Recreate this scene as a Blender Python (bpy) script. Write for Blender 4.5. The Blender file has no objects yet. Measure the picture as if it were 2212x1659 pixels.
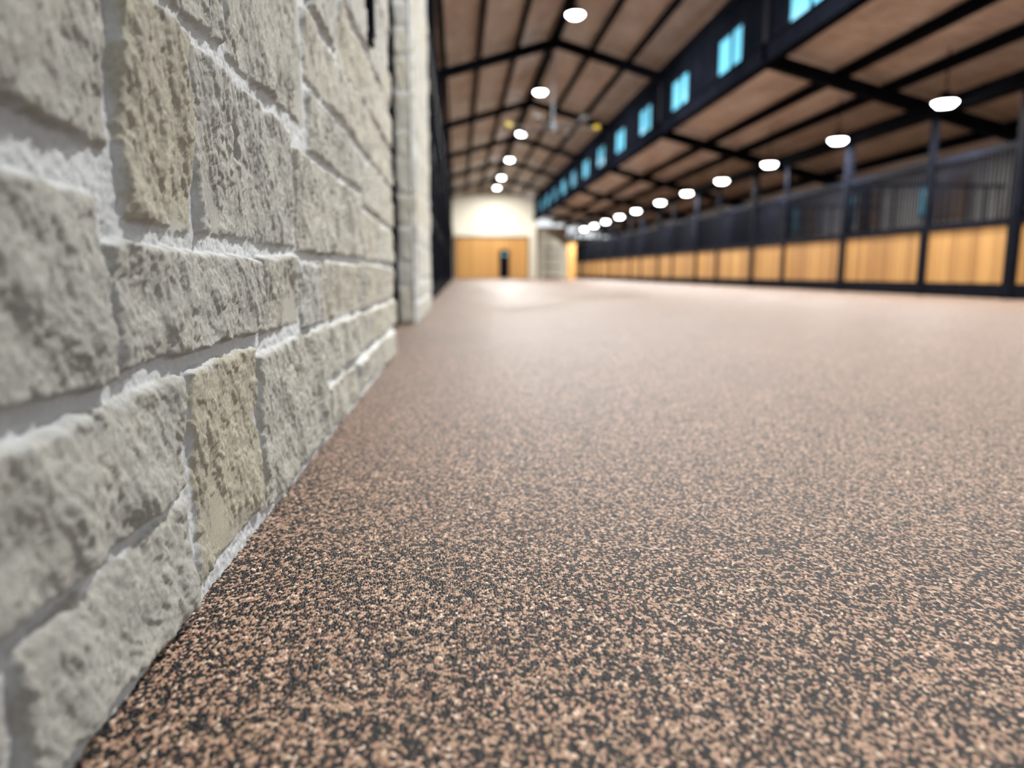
import bpy, math, random
import numpy as np
from mathutils import Matrix, Vector
random.seed(7)
rng=np.random.RandomState(11)
scene=bpy.context.scene
COL=scene.collection

# ------------------------------------------------------------------ materials
def newmat(name):
    m=bpy.data.materials.new(name); m.use_nodes=True
    nt=m.node_tree; b=nt.nodes['Principled BSDF']
    return m,nt,b
def N(nt,t,**k):
    n=nt.nodes.new(t)
    for a,v in k.items(): setattr(n,a,v)
    return n
def ramp(nt,stops,interp='LINEAR'):
    r=N(nt,'ShaderNodeValToRGB'); cr=r.color_ramp; cr.interpolation=interp
    while len(cr.elements)<len(stops): cr.elements.new(0.5)
    for e,(p,c) in zip(cr.elements,stops): e.position=p; e.color=(*c,1)
    return r
def coords(nt,scale=(1,1,1)):
    g=N(nt,'ShaderNodeNewGeometry'); m=N(nt,'ShaderNodeMapping'); m.inputs['Scale'].default_value=scale
    nt.links.new(g.outputs['Position'],m.inputs['Vector']); return m.outputs['Vector']
def noise(nt,vec,scale,detail=4,rough=.55):
    n=N(nt,'ShaderNodeTexNoise'); n.inputs['Scale'].default_value=scale; n.inputs['Detail'].default_value=detail
    n.inputs['Roughness'].default_value=rough; nt.links.new(vec,n.inputs['Vector']); return n
def math_(nt,op,a,b=None,c=None):
    n=N(nt,'ShaderNodeMath',operation=op)
    for i,v in enumerate((a,b,c)):
        if v is None: continue
        if isinstance(v,(int,float)): n.inputs[i].default_value=v
        else: nt.links.new(v,n.inputs[i])
    return n.outputs[0]
def mix(nt,fac,a,b,mode='MIX'):
    n=N(nt,'ShaderNodeMix',data_type='RGBA',blend_type=mode)
    for s,v in ((0,fac),(6,a),(7,b)):
        if isinstance(v,(int,float)): n.inputs[s].default_value=v
        elif isinstance(v,tuple): n.inputs[s].default_value=(*v,1)
        else: nt.links.new(v,n.inputs[s])
    return n.outputs[2]
def bump(nt,b,h,strength,dist):
    n=N(nt,'ShaderNodeBump'); n.inputs['Strength'].default_value=strength; n.inputs['Distance'].default_value=dist
    nt.links.new(h,n.inputs['Height']); nt.links.new(n.outputs[0],b.inputs['Normal']); return n

def simple(name,c1,c2,scale=3,rough=.6,metal=0,sc=(1,1,1),bs=0,spec=.5):
    m,nt,b=newmat(name); v=coords(nt,sc); n=noise(nt,v,scale,5)
    r=ramp(nt,[(.3,c1),(.7,c2)]); nt.links.new(n.outputs[0],r.inputs[0]); nt.links.new(r.outputs[0],b.inputs['Base Color'])
    b.inputs['Roughness'].default_value=rough; b.inputs['Metallic'].default_value=metal; b.inputs['Specular IOR Level'].default_value=spec
    if bs: bump(nt,b,n.outputs[0],bs,.01)
    return m
M_steel=simple('black_steel',(.003,.0035,.006),(.006,.007,.011),4,.7,spec=.02)
M_darkmetal=simple('dark_metal_siding',(.004,.005,.008),(.008,.009,.014),2,.8,spec=.0)
M_cream=simple('cream_plaster',(.70,.66,.54),(.80,.76,.64),.6,.8)
M_grey=simple('grey_trim',(.10,.10,.10),(.15,.15,.15),2,.6)

def stone_mat():
    m,nt,b=newmat('limestone_block')
    v=coords(nt)
    t=N(nt,'ShaderNodeAttribute',attribute_name='tint').outputs['Fac']
    mo=N(nt,'ShaderNodeAttribute',attribute_name='mortar').outputs['Fac']
    base=mix(nt,t,(.49,.488,.465),(.505,.475,.375))
    n1=noise(nt,v,10,7,.7); r1=ramp(nt,[(.3,(.85,.85,.845)),(.5,(.99,.99,.98)),(.72,(1.13,1.125,1.08))]); nt.links.new(n1.outputs[0],r1.inputs[0])
    c=mix(nt,1.0,base,r1.outputs[0],'MULTIPLY')
    n2=noise(nt,coords(nt,(1,1.7,.75)),260,9,.8); r2=ramp(nt,[(.34,(.46,.46,.46)),(.44,(.90,.90,.90)),(.55,(1.06,1.06,1.055)),(.68,(1.28,1.28,1.27))]); nt.links.new(n2.outputs[0],r2.inputs[0])
    c=mix(nt,.8,c,r2.outputs[0],'MULTIPLY')
    n3=noise(nt,v,90,6,.7)
    mc=mix(nt,n3.outputs[0],(.52,.545,.555),(.82,.845,.855))
    c=mix(nt,mo,c,mc)
    nt.links.new(c,b.inputs['Base Color']); b.inputs['Roughness'].default_value=.95
    b.inputs['Specular IOR Level'].default_value=.08
    n4=noise(nt,v,600,4,.7)
    h=math_(nt,'ADD',n2.outputs[0],math_(nt,'MULTIPLY',n4.outputs[0],.3))
    bump(nt,b,h,.8,.005)
    return m
M_stone=stone_mat()

def floor_mat():
    m,nt,b=newmat('rubber_granule_paving')
    v=coords(nt,(1,.62,1))
    w=noise(nt,v,450,2,.5)
    vm=N(nt,'ShaderNodeVectorMath',operation='MULTIPLY_ADD'); nt.links.new(w.outputs['Color'],vm.inputs[0]); vm.inputs[1].default_value=(.0016,.0016,.0016); nt.links.new(v,vm.inputs[2])
    vo=N(nt,'ShaderNodeTexVoronoi'); vo.inputs['Scale'].default_value=330; nt.links.new(vm.outputs[0],vo.inputs['Vector'])
    sep=N(nt,'ShaderNodeSeparateColor'); nt.links.new(vo.outputs['Color'],sep.inputs[0])
    cl=noise(nt,v,110,2,.5)
    k=math_(nt,'ADD',math_(nt,'MULTIPLY',sep.outputs[0],.80),math_(nt,'MULTIPLY',math_(nt,'SUBTRACT',cl.outputs[0],.34),.68))
    r=ramp(nt,[(0,(.002,.002,.003)),(.54,(.006,.005,.006)),(.56,(.15,.078,.055)),(.62,(.29,.168,.115)),(.69,(.225,.165,.10)),(.76,(.35,.225,.16)),(.91,(.55,.43,.34))],'CONSTANT')
    nt.links.new(k,r.inputs[0])
    big=noise(nt,v,2.0,3,.5); rb=ramp(nt,[(.3,(.92,.92,.92)),(.7,(1.08,1.07,1.06))]); nt.links.new(big.outputs[0],rb.inputs[0])
    c=mix(nt,1.0,r.outputs[0],rb.outputs[0],'MULTIPLY')
    nt.links.new(c,b.inputs['Base Color'])
    b.inputs['Roughness'].default_value=.48
    b.inputs['Specular IOR Level'].default_value=.18
    b.inputs['Sheen Weight'].default_value=.05; b.inputs['Sheen Roughness'].default_value=.2
    b.inputs['Sheen Tint'].default_value=(1,.84,.74,1)
    h=math_(nt,'SUBTRACT',math_(nt,'MULTIPLY',sep.outputs[1],.6),vo.outputs['Distance'])
    bump(nt,b,h,.6,.003)
    return m
M_floor=floor_mat()

def wood_mat(name,axis,c1,c2,pitch=.14):
    m,nt,b=newmat(name)
    g=N(nt,'ShaderNodeNewGeometry'); s=N(nt,'ShaderNodeSeparateXYZ'); nt.links.new(g.outputs['Position'],s.inputs[0])
    a=math_(nt,'DIVIDE',s.outputs[axis],pitch)
    fl=math_(nt,'FLOOR',a); fr=math_(nt,'FRACT',a)
    wn=N(nt,'ShaderNodeTexWhiteNoise',noise_dimensions='1D'); nt.links.new(fl,wn.inputs['W'])
    n=noise(nt,coords(nt,(8,8,.7)),3,5)
    f=math_(nt,'ADD',math_(nt,'MULTIPLY',wn.outputs[0],.6),math_(nt,'MULTIPLY',n.outputs[0],.4))
    r=ramp(nt,[(.15,c1),(.85,c2)]); nt.links.new(f,r.inputs[0])
    gr=math_(nt,'LESS_THAN',fr,.07)
    c=mix(nt,gr,r.outputs[0],(c1[0]*.3,c1[1]*.3,c1[2]*.3))
    nt.links.new(c,b.inputs['Base Color']); b.inputs['Roughness'].default_value=.5
    return m
M_woodY=wood_mat('pine_boards',1,(.20,.088,.022),(.43,.235,.07))
M_woodX=wood_mat('pine_boards_door',0,(.42,.20,.045),(.58,.31,.085),.2)

def roof_mat():
    m,nt,b=newmat('roof_insulation_facing')
    v=coords(nt)
    n=noise(nt,coords(nt,(1,.35,1)),1.6,5,.6); r=ramp(nt,[(.25,(.46,.355,.29)),(.5,(.70,.57,.48)),(.75,(.88,.79,.72))]); nt.links.new(n.outputs[0],r.inputs[0])
    nt.links.new(r.outputs[0],b.inputs['Base Color'])
    b.inputs['Roughness'].default_value=.24; b.inputs['Specular IOR Level'].default_value=1.0
    n2=noise(nt,v,4,4,.6); bump(nt,b,n2.outputs[0],1.0,.14)
    return m
M_roof=roof_mat()
def corr_mat():
    m,nt,b=newmat('corrugated_steel')
    g=N(nt,'ShaderNodeNewGeometry'); s=N(nt,'ShaderNodeSeparateXYZ'); nt.links.new(g.outputs['Position'],s.inputs[0])
    w=math_(nt,'SINE',math_(nt,'MULTIPLY',s.outputs[1],2*math.pi/.08))
    b.inputs['Base Color'].default_value=(.52,.5,.48,1); b.inputs['Roughness'].default_value=.45; b.inputs['Metallic'].default_value=.2
    bump(nt,b,w,1,.012); return m
M_corr=corr_mat()
def emis(name,c,s):
    m,nt,b=newmat(name); b.inputs['Base Color'].default_value=(*c,1)
    b.inputs['Emission Color'].default_value=(*c,1); b.inputs['Emission Strength'].default_value=s; b.inputs['Roughness'].default_value=.1
    return m
M_lens=emis('led_lens',(.97,.99,1),26)
M_glass=emis('sky_glow_glass',(.12,.43,.60),.75)  # sky brightness painted in as the panes' own blue emission
M_white=simple('white_paint',(.25,.27,.30),(.33,.35,.38),3,.5)
M_yellow=simple('yellow_tip',(.65,.48,.03),(.75,.57,.04),3,.4)

# ------------------------------------------------------------------ mesh builder
class MB:
    def __init__(s): s.v=[]; s.f=[]
    def hexa(s,p):
        n=len(s.v); s.v+= [tuple(q) for q in p]
        for q in ((0,3,2,1),(4,5,6,7),(0,1,5,4),(1,2,6,5),(2,3,7,6),(3,0,4,7)): s.f.append(tuple(n+i for i in q))
    def box(s,x0,x1,y0,y1,z0,z1):
        s.hexa([(x0,y0,z0),(x1,y0,z0),(x1,y1,z0),(x0,y1,z0),(x0,y0,z1),(x1,y0,z1),(x1,y1,z1),(x0,y1,z1)])
    def beam(s,a,b,w,h):
        a=Vector(a);b=Vector(b);d=(b-a).normalized()
        side=d.cross(Vector((0,0,1)))
        if side.length<1e-4: side=Vector((1,0,0))
        side.normalize(); up=side.cross(d).normalized()
        S=side*w/2; Uv=up*h/2
        s.hexa([a-S-Uv,a+S-Uv,b+S-Uv,b-S-Uv,a-S+Uv,a+S+Uv,b+S+Uv,b-S+Uv])
    def ibeam(s,a,b,w,h,t=.02):
        a=Vector(a);b=Vector(b);d=(b-a).normalized(); side=d.cross(Vector((0,0,1))).normalized(); up=side.cross(d).normalized()
        s.beam(a+up*(h/2),b+up*(h/2),w,t); s.beam(a-up*(h/2),b-up*(h/2),w,t); s.beam(a,b,t,h)
    def cyl(s,c,r0,r1,z0,z1,n=20):
        k=len(s.v)
        for z,r in ((z0,r0),(z1,r1)):
            for i in range(n):
                a=2*math.pi*i/n; s.v.append((c[0]+r*math.cos(a),c[1]+r*math.sin(a),z))
        for i in range(n):
            j=(i+1)%n; s.f.append((k+i,k+j,k+n+j,k+n+i))
        s.f.append(tuple(k+i for i in reversed(range(n)))); s.f.append(tuple(k+n+i for i in range(n)))
    def done(s,name,mat,parent=None,origin=None):
        me=bpy.data.meshes.new(name)
        v=s.v
        if origin is not None: v=[(a-origin[0],b-origin[1],c-origin[2]) for a,b,c in v]
        me.from_pydata(v,[],s.f); me.update(); me.materials.append(mat)
        o=bpy.data.objects.new(name,me); COL.objects.link(o)
        if origin is not None: o.location=origin
        if parent: o.parent=parent
        return o
def empty(name,loc=(0,0,0)):
    e=bpy.data.objects.new(name,None); COL.objects.link(e); e.location=loc; return e

# ------------------------------------------------------------------ numpy noise
def vnoise(x,y,seed=0):
    xi=np.floor(x).astype(np.int64); yi=np.floor(y).astype(np.int64); fx=x-xi; fy=y-yi
    def h(a,b):
        n=(a*374761393+b*668265263+seed*1274126177)&0xffffffff
        n=((n^(n>>13))*1274126177)&0xffffffff
        n=((n^(n>>16))*2246822519)&0xffffffff
        return ((n>>8)&0xffff)/65535.0
    u=fx*fx*fx*(fx*(fx*6-15)+10); v=fy*fy*fy*(fy*(fy*6-15)+10)
    return (h(xi,yi)*(1-u)+h(xi+1,yi)*u)*(1-v)+(h(xi,yi+1)*(1-u)+h(xi+1,yi+1)*u)*v
def fbm(x,y,seed,o=4,g=.5):
    a=1;t=0;s=0
    for i in range(o):
        t+=a*(vnoise(x,y,seed+i*17)-.5)*2; s+=a; a*=g; x=x*2.03+3.1; y=y*2.03+1.7
    return t/s
def sstep(t): t=np.clip(t,0,1); return t*t*(3-2*t)

def stone_field(P,Q,stones,seed=0,j=1.0):
    """P along wall, Q height -> relief, tint, mortar"""
    wp=P+.007*fbm(P*18,Q*18,seed+1,5,.65); wq=Q+.006*fbm(P*18,Q*18,seed+5,5,.65)
    best=np.full(P.shape,1e3); tint=np.zeros(P.shape); idx=np.zeros(P.shape,int); tilt=np.zeros(P.shape)
    r=np.random.RandomState(seed+3)
    for i,(a,b,c,d,t) in enumerate(stones):
        jj=r.uniform(-1,1,8)*.008*j
        m=(P>a-.06)&(P<b+.06)&(Q>c-.06)&(Q<d+.06)
        tx,ty,off=r.uniform(-1,1,3)
        if not m.any(): continue
        p=wp[m];q=wq[m]
        u=(p-a)/(b-a); w=(q-c)/(d-c)
        L=a+jj[0]*(1-w)+jj[1]*w; Rr=b+jj[2]*(1-w)+jj[3]*w
        B=c+jj[4]*(1-u)+jj[5]*u; T=d+jj[6]*(1-u)+jj[7]*u
        dx=np.maximum(L-p,p-Rr); dy=np.maximum(B-q,q-T)
        rr=.005
        ddx=dx+rr; ddy=dy+rr
        sd=np.where((ddx>0)&(ddy>0),np.hypot(np.maximum(ddx,0),np.maximum(ddy,0)),np.maximum(ddx,ddy))-rr
        bb=best[m]; k=sd<bb
        bb[k]=sd[k]; best[m]=bb
        tt=tint[m]; tt[k]=t; tint[m]=tt
        ii=idx[m]; ii[k]=i+1; idx[m]=ii
        tl=tilt[m]; tl[k]=((u[k]-.5)*tx*.008+(w[k]-.5)*ty*.010+off*.003); tilt[m]=tl
    ins=-best-.001
    e=sstep((ins+.001)/.006)
    px=P+idx*3.7; qx=Q+idx*1.3
    big=fbm(px*6,qx*6,seed+21,3,.5)*.006
    # faceted flakes: two sets of tilted cleavage steps
    def steps(f,a,sh):
        g=np.floor(f)+sstep((f-np.floor(f))*sh); return g*a
    f1=fbm(px*11+qx*5,qx*6,seed+41,4,.6)*5
    f2=fbm(px*34-qx*12,qx*17,seed+45,4,.62)*5
    terr=steps(f1,.0024,4.0)+steps(f2,.0010,3.0)
    lay=fbm((px+qx*.35)*34,(qx-px*.25)*13,seed+31,4,.65)*.0018
    fine=fbm(px*160,qx*100,seed+51,4,.75)*.0024
    chip=-np.clip(fbm(px*19,qx*14,seed+61,5,.6)-.46,0,1)*.018
    stone=.0065+tilt+big+lay+terr+fine+chip
    pillow=-.0022*(1-sstep(ins/.010))
    mort=fbm(P*22,Q*22,seed+71,4,.6)*.0035+fbm(P*120,Q*120,seed+77,3,.6)*.0022-.004
    rel=mort*(1-e)+np.maximum(stone+pillow,-.002)*e
    mk=1-sstep((ins+.001+.006*fbm(P*45,Q*45,seed+81,4,.65))/.005)
    sm=sstep((fbm(P*9,Q*9,seed+91,5,.65)-.12)*4)*(1-sstep(ins/.020))*.5
    mk=np.clip(np.maximum(mk,sm),0,1)
    return rel,tint,mk

def sheet(name,Pc,Qc,stones,place,seed,parent=None,lock=True,extra=None,j=1.0):
    P,Q=np.meshgrid(Pc,Qc)
    rel,t,mk=stone_field(P,Q,stones,seed,j)
    if extra is not None: rel=extra(P,Q,rel)
    if lock:
        rel[:,0]=-.03; rel[:,-1]=-.03; rel[-1,:]=-.03
    X,Y,Z=place(P,Q,rel)
    co=np.stack([X,Y,Z],-1).reshape(-1,3).astype(np.float32)
    ny,nx=P.shape
    i=np.arange(nx-1)[None,:]+np.arange(ny-1)[:,None]*nx
    fc=np.stack([i,i+1,i+nx+1,i+nx],-1).reshape(-1,4)
    me=bpy.data.meshes.new(name); me.vertices.add(len(co)); me.vertices.foreach_set('co',co.ravel())
    me.loops.add(fc.size); me.loops.foreach_set('vertex_index',fc.ravel().astype(np.int32))
    me.polygons.add(len(fc)); me.polygons.foreach_set('loop_start',np.arange(0,fc.size,4,dtype=np.int32))
    me.update(calc_edges=True); me.validate()
    me.polygons.foreach_set('use_smooth',np.ones(len(fc),bool))
    for nm,a in (('tint',t),('mortar',mk)):
        at=me.attributes.new(nm,'FLOAT','POINT'); at.data.foreach_set('value',a.ravel().astype(np.float32))
    me.materials.append(M_stone)
    o=bpy.data.objects.new(name,me); COL.objects.link(o)
    if parent: o.parent=parent
    return o

# ------------------------------------------------------------------ near stone wall
G=.006
S=[ # y0,y1,z0,z1,tint
(.50,.695,.514,.86,.2),(.455,.660,.305,.478,.1),(.712,.905,.447,.676,.7),(.915,1.44,.444,.671,.1),
(.71,.850,.700,.93,.3),(.862,1.055,.696,.93,.2),(1.070,1.58,.691,.955,.2),
(1.452,2.38,.445,.644,.3),(1.60,2.42,.658,.790,.2),
(.680,1.160,.298,.430,.12),(1.172,1.445,.296,.430,.35),(1.456,1.64,.294,.428,.0),(1.652,2.33,.290,.430,.5),(2.345,3.53,.283,.428,.5),
(.28,.818,.152,.283,.15),(.834,1.116,.030,.285,.8),(1.130,1.70,.022,.282,.25),
(1.715,2.5,.146,.278,.3),(1.72,2.2,.015,.132,.4),(2.215,2.9,.015,.132,.3),(2.515,3.53,.146,.270,.5),(2.915,3.53,.015,.132,.4),
(.488,.820,.016,.138,.15),(.30,.474,.012,.140,.1),
(1.594,2.05,.803,.957,.4),(2.064,2.75,.805,.957,.4),(2.764,3.53,.803,.957,.4),(2.394,2.95,.443,.60,.5),(2.964,3.53,.442,.60,.4),(2.434,3.1,.613,.79,.3),(3.114,3.53,.613,.79,.5),
(.05,.44,.305,.478,.3),(.1,.485,.514,.72,.3),(.1,.695,.735,.86,.4)]
def rows(y0,y1,z0,z1,seed,hr=(.14,.24),wr=(.28,.7)):
    r=random.Random(seed); out=[]; z=z0
    while z<z1-.05:
        h=r.uniform(*hr); y=y0-r.uniform(0,.2)
        while y<y1:
            w=r.uniform(*wr)
            a=max(y,y0)+G; b=min(y+w,y1)-G
            if y1-b<.12: b=y1-G
            if b-a>.05: out.append((a,b,z+G,min(z+h,z1)-G,r.random()*.55))
            y=b+G if b<y1-.05 else y1+1
        z+=h
    return out
S+=rows(-1.5,.08,0,.95,3)+[(.09,.28,.02,.28,.3)]
S+=rows(.09,.70,.875,.955,5,(.08,.09))
S+=rows(-1.5,3.54,.965,5.95,9)
yc=np.concatenate([np.arange(-1.5,.3,.02),np.arange(.3,1.5,.0021),np.arange(1.5,2.3,.0045),np.arange(2.3,3.54,.008)])
zc=np.concatenate([np.arange(0,.75,.0021),np.arange(.75,1.1,.0045),np.arange(1.1,2.0,.009),np.arange(2.0,5.96,.04)])
WX=-.318
def crack(P,Q,rel):
    c=1.07+.012*np.sin((Q-.5)*40)
    g=sstep((Q-.55)/.03)*sstep((.66-Q)/.02)
    k=np.exp(-((P-c)/.007)**2)*g
    return rel-.013*k+.006*np.exp(-((P-c-.012)/.008)**2)*g
wl=sheet('wall_left',yc,zc,S,lambda P,Q,r:(WX+r,P,Q),1,extra=crack)
core=MB(); core.box(-.85,WX-.024,-1.5,3.535,0,5.95); core.done('wall_core',M_cream,wl)
# ------------------------------------------------------------------ stone pillar further on
pil=empty('stone_pillar',(0,0,0))
PS=rows(5.7,8.2,0,5.85,21,(.16,.3),(.4,1.0))
sheet('front_face',np.arange(5.7,8.21,.02),np.arange(0,5.86,.02),PS,lambda P,Q,r:(WX+r,P,Q),4,pil)
PS2=rows(0,.16,0,5.85,22,(.16,.3),(.2,.3))
sheet('side_face',np.linspace(0,.15,14),np.arange(0,5.86,.02),PS2,lambda P,Q,r:(WX-.15+P,5.715-r,Q),6,pil,lock=False)
c=MB(); c.box(WX-.15,WX-.024,5.728,8.19,0,5.85); c.done('pillar_core',M_cream,pil)

# ------------------------------------------------------------------ floor
Y0,Y1=-3.5,55.0; XR=12.1
f=MB(); f.box(-.9,XR+.1,Y0,Y1+.2,-.15,0); f.done('floor',M_floor)

# ------------------------------------------------------------------ sliding steel door + metal wall on the left
d=MB(); d.box(-.56,-.50,3.54,5.71,0.01,5.9)
for y in (3.56,4.6): d.box(-.50,-.48,y-.03,y+.05,.01,5.9)
for z in (.1,1.2,2.4,3.6): d.box(-.50,-.48,3.54,5.6,z,z+.08)
d.box(-.56,WX-.152,5.6,5.76,0,5.9)
d.done('door_1',M_steel)
d=MB(); d.box(-.60,-.50,5.76,Y1,0,6.1)
for i in range(int((Y1-8.2)/.3)): d.box(-.50,-.485,8.2+i*.3,8.24+i*.3,2.6,6.1)
d.box(-.85,-.57,-1.5,8.2,5.96,6.1)
d.done('wall_left_metal',M_darkmetal)

# ------------------------------------------------------------------ horse stalls
def stall(X,y0,L,mid,dirn,deep,wm):
    e=empty('horse_stall',(X,y0,0))
    o=(X,y0,0)
    s=MB(); w=MB()
    def bx(m,a,b,y0_,y1_,z0,z1):
        lo,hi=sorted((X+dirn*a,X+dirn*b)); m.box(lo,hi,y0_,y1_,z0,z1)
    T=3.15
    bx(s,-.07,.07,y0-.07,y0+.07,0,T)
    bx(s,-.05,.05,y0+mid-.05,y0+mid+.05,0,T)
    bx(s,-.04,.04,y0+.07,y0+L-.07,.02,.24)
    bx(s,-.045,.045,y0+.07,y0+L-.07,1.13,1.24)
    bx(s,-.035,.035,y0+.07,y0+L-.07,2.25,2.36)
    bx(s,-.08,.08,y0-.07,y0+L-.07,T,T+.22)
    for a,b in ((y0+.1,y0+mid-.08),(y0+mid+.08,y0+L-.1)):
        bx(w,-.02,.02,a+.04,b-.04,.24,1.13)
        bx(s,-.035,.035,a-.03,a+.04,.24,1.13); bx(s,-.035,.035,b-.04,b+.03,.24,1.13)
        n=int((b-a)/.09)
        for i in range(1,n): bx(s,-.014,.014,a+(b-a)*i/n-.013,a+(b-a)*i/n+.013,1.22,2.25)
    if deep:
        bx(w,.08,deep,y0-.02,y0+.02,.05,1.25)
        bx(s,.08,deep,y0-.03,y0+.03,1.25,1.32); bx(s,.08,deep,y0-.03,y0+.03,2.25,2.32)
        for i in range(1,24): bx(s,deep*i/24-.008,deep*i/24+.008,y0-.008,y0+.008,1.32,2.25)
    s.done('steel_frame',M_steel,e,o).location=(0,0,0); w.done('wood_panels',wm,e,o).location=(0,0,0)
    return e
for i in range(10):
    stall(8.4,5.5+4.85*i,4.85,2.1 if i in(0,1) else 2.85,1,3.62,M_woodY)
e=empty('horse_stall',(8.4,54.0,0)); s=MB(); s.box(-.07,.07,-.07,.07,0,3.37); s.done('end_post',M_steel,e)
for i in range(10): stall(-.42,8.5+4.6*i,4.6,2.3,-1,0,M_darkmetal)

# ------------------------------------------------------------------ right outer wall with windows
w=MB(); w.box(XR,XR+.1,6.2,Y1,1.3,3.1); w.done('wall_right',M_corr)
w=MB(); w.box(XR-.02,XR+.1,6.2,Y1,0,1.3); w.done('wainscot_right',M_woodY)
wn=[0]
def window(x0,x1,yc_,hw,z0,z1,mull,fx):
    wn[0]+=1; nm='window_%d'%wn[0]
    g=MB(); g.box(x0,x1,yc_-hw,yc_+hw,z0,z1); o=g.done(nm,M_glass)
    fr=MB(); a,b=fx
    fr.box(a,b,yc_-hw-.05,yc_-hw,z0-.05,z1+.05); fr.box(a,b,yc_+hw,yc_+hw+.05,z0-.05,z1+.05)
    fr.box(a,b,yc_-hw,yc_+hw,z0-.05,z0); fr.box(a,b,yc_-hw,yc_+hw,z1,z1+.05)
    for m in mull: fr.box(a,b,yc_+m-.025,yc_+m+.025,z0,z1)
    fr.done('window_frame',M_steel,o)
for k in range(11):
    y=14.4+3.6*k
    window(XR-.03,XR-.01,y,.22,1.9,2.7,[],(XR-.06,XR-.005))
sh=MB()
for k in range(11): sh.box(XR-.06,XR-.005,14.4+3.6*k-1.5,14.4+3.6*k-.45,1.7,2.7)
sh.done('wood_shutter',M_woodY)

# ------------------------------------------------------------------ far wall
RX=2.75; EZ=6.05; RZ=6.95
b=MB()
b.box(-.6,5.8,Y1,Y1+.2,0,EZ); n=len(b.v); b.v+=[(-.6,Y1,EZ),(5.8,Y1,EZ),(RX,Y1,RZ),(-.6,Y1+.2,EZ),(5.8,Y1+.2,EZ),(RX,Y1+.2,RZ)]
b.f+=[(n,n+1,n+2),(n+3,n+5,n+4)]
b.box(5.8,XR,Y1,Y1+.2,0,3.1); b.box(5.8,8.4,Y1,Y1+.2,3.1,3.9)
b.done('wall_back',M_cream)
bd=empty('door_2',(2.6,Y1,0))
w=MB(); w.box(-.25,5.35,Y1-.12,Y1-.02,.02,3.05); w.done('door_boards',M_woodX,bd).location=(-2.6,-Y1,0)
w=MB(); w.box(-.3,5.4,Y1-.16,Y1-.1,3.05,3.17)
for x in (-.28,5.3): w.box(x,x+.08,Y1-.15,Y1-.12,.02,3.05)
w.box(3.1,3.9,Y1-.2,Y1-.13,.05,2.15)
w.done('door_track',M_steel,bd).location=(-2.6,-Y1,0)
w=MB(); w.box(3.45,3.6,Y1-.215,Y1-.2,1.7,1.9); w.done('door_window',M_glass,bd).location=(-2.6,-Y1,0)
w=MB(); w.box(5.55,5.85,Y1-1.0,Y1-.0,0,4.25); w.done('column_plaster',M_cream)
w=MB(); w.box(7.1,7.6,46.5,46.7,0,2.3); w.done('wood_post',M_woodX)
w=MB()
for z in (.1,.8,1.5,2.1): w.box(5.9,7.1,50,50.06,z,z+.08)
for i in range(9): w.box(5.9+i*.15,5.93+i*.15,50,50.06,0,2.18)
w.done('steel_gate',M_steel)

# ------------------------------------------------------------------ ceiling deck
c=MB()
def slab(a,bb,y0,y1,t=.06):
    (x0,z0),(x1,z1)=a,bb
    c.hexa([(x0,y0,z0),(x1,y0,z1),(x1,y1,z1),(x0,y1,z0),(x0,y0,z0+t),(x1,y0,z1+t),(x1,y1,z1+t),(x0,y1,z0+t)])
slab((-.6,EZ),(RX,RZ),Y0,Y1+.2); slab((RX,RZ),(6.0,EZ),Y0,Y1+.2)
slab((5.8,4.58),(XR+.1,2.98),Y0,Y1+.2)
c.done('ceiling',M_roof)
# steel frames and purlins
s=MB()
fy=[-.4+7*i for i in range(8)]
for y in fy:
    s.ibeam((-.45,y,EZ-.28),(RX,y,RZ-.28),.18,.22); s.ibeam((RX,y,RZ-.28),(5.75,y,EZ-.24),.18,.22)
    s.box(5.72,5.9,y-.09,y+.09,4.3,6.0)
    s.ibeam((5.85,y,4.58-.28),(XR,y,3.0-.28),.18,.22)
    s.box(XR-.2,XR-.03,y-.08,y+.08,0,2.85)
    if y>8: s.box(-.5,-.36,y-.09,y+.09,0,5.85)
def purl(x,z,w=.11,h=.2): s.box(x-w/2,x+w/2,Y0,Y1,z-h,z-.002)
for dx in (1.05,2.1,3.05):
    purl(RX-dx,RZ-.27*dx,.10,.18); purl(RX+dx,RZ-.277*dx,.10,.18)
purl(RX,RZ-.02,.22,.2)
for x in (7.25,8.2,9.5,10.8): purl(x,4.58-.254*(x-5.8))
s.done('steel_roof_frame',M_steel)
# clerestory wall
s=MB(); s.ibeam((5.8,Y0,4.43),(5.8,Y1,4.43),.22,.36,.03); s.box(5.72,5.88,Y0,Y1,4.26,4.6)
s.box(5.78,5.86,Y0,Y1,5.45,6.05)
wy=[1.75+3.45*k for k in range(15)]
prev=Y0
for y in wy: s.box(5.78,5.86,prev,y-.72,4.6,5.45); prev=y+.72
s.box(5.78,5.86,prev,Y1,4.6,5.45)
s.done('wall_clerestory',M_darkmetal)
for y in wy: window(5.81,5.83,y,.67,4.68,5.40,[-.1],(5.77,5.87))

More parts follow.
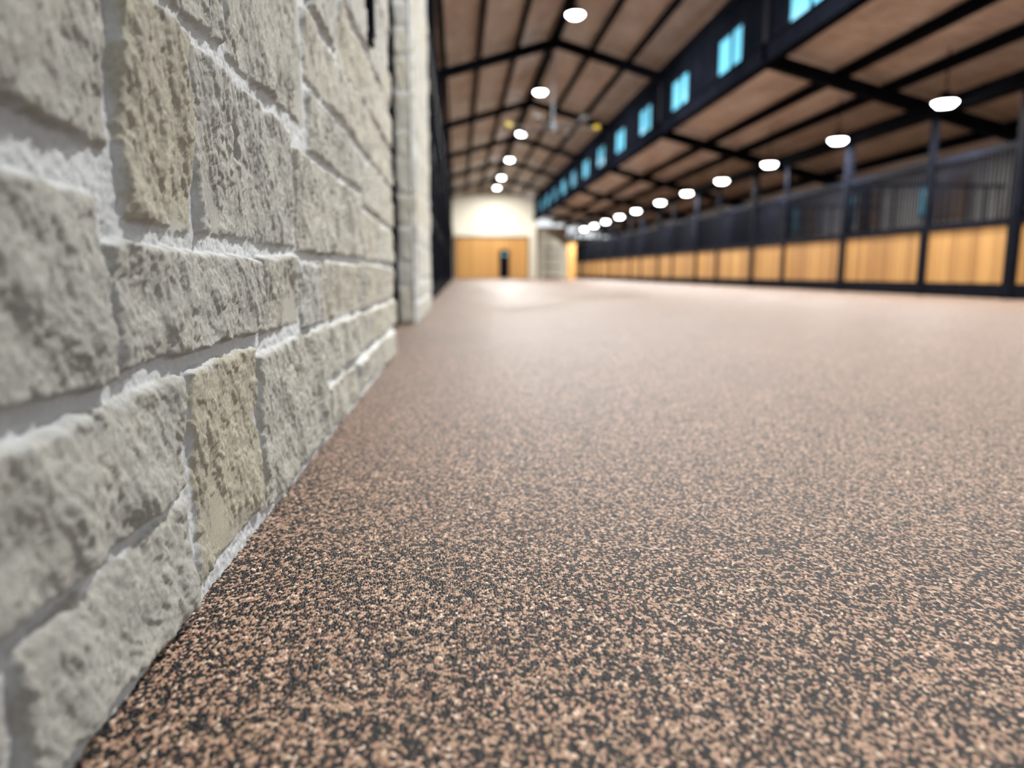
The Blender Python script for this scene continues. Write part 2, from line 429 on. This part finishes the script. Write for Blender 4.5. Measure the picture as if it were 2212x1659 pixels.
# ------------------------------------------------------------------ lamps
def lamp(x,y,z,top,power,r=.2):
    m=MB(); m.cyl((0,0),r*.55,r,.06,.0,24); m.cyl((0,0),r*.4,r*.4,.06,.16,16); m.cyl((0,0),.012,.012,.16,top-z,8)
    o=m.done('high_bay_light',M_steel); o.location=(x,y,z)
    l=MB(); l.cyl((0,0),r*.6,r*.9,-.06,-.002,24); l.done('led_lens',M_lens,o)
    ld=bpy.data.lights.new('lamp_light','AREA'); ld.shape='DISK'; ld.size=r*1.2; ld.energy=power; ld.color=(1,.98,.95)
    lo=bpy.data.objects.new('lamp_light',ld); COL.objects.link(lo); lo.location=(0,0,-.07); lo.parent=o
for k in range(8): lamp(2.80,3.2+7.2*k if k<7 else 51.8,6.38,RZ-.1,720 if k<7 else 500,.22)
for k in range(13): lamp(7.95,4.95+3.32*k if k<8 else 5.45+3.32*k,3.15,4.0,210,.2)

# ------------------------------------------------------------------ ceiling fan
fan=empty('ceiling_fan',(2.8,21.5,4.6))
m=MB(); m.cyl((0,0),.03,.03,.1,2.25,12); m.done('down_rod',M_white,fan)
m=MB(); m.cyl((0,0),.12,.15,-.10,.10,24); m.done('motor_hub',M_white,fan)
m=MB(); t=MB()
for k in range(6):
    a=math.radians(60*k+4); dx,dy=math.cos(a),math.sin(a)
    m.beam((.12*dx,.12*dy,0),(1.22*dx,1.22*dy,0),.12,.02)
    (t if k%3==0 else m).beam((1.22*dx,1.22*dy,.02),(1.38*dx,1.38*dy,.06),.15,.09)
m.done('blades',M_grey,fan); t.done('blade_tips',M_yellow,fan)

# electrical box on stone wall
m=MB(); m.box(-.325,-.290,2.66,2.74,1.20,1.50); m.box(-.290,-.284,2.675,2.725,1.23,1.47); m.done('electrical_box',M_steel)

# ------------------------------------------------------------------ world: daylight entering from the open near end
wd=bpy.data.worlds.new('world'); scene.world=wd; wd.use_nodes=True
bg=wd.node_tree.nodes['Background']; bg.inputs[0].default_value=(.92,.96,1,1); bg.inputs[1].default_value=1.1

# ------------------------------------------------------------------ camera
th=math.atan(.1561); ps=math.atan(.0747)
R=Vector((math.cos(ps),-math.sin(ps),0)); F=Vector((math.sin(ps)*math.cos(th),math.cos(ps)*math.cos(th),-math.sin(th))); U=R.cross(F)
cd=bpy.data.cameras.new('camera'); cam=bpy.data.objects.new('camera',cd); COL.objects.link(cam); scene.camera=cam
mt=Matrix((R,U,-F)).transposed().to_4x4(); mt.translation=(0,0,.4); cam.matrix_world=mt
cd.sensor_width=36; cd.lens=1534/2212*36; cd.clip_start=.02; cd.clip_end=300
cd.dof.use_dof=True; cd.dof.focus_distance=.93; cd.dof.aperture_fstop=2.1
scene.view_settings.view_transform='Standard'; scene.view_settings.look='None'; scene.view_settings.exposure=.22
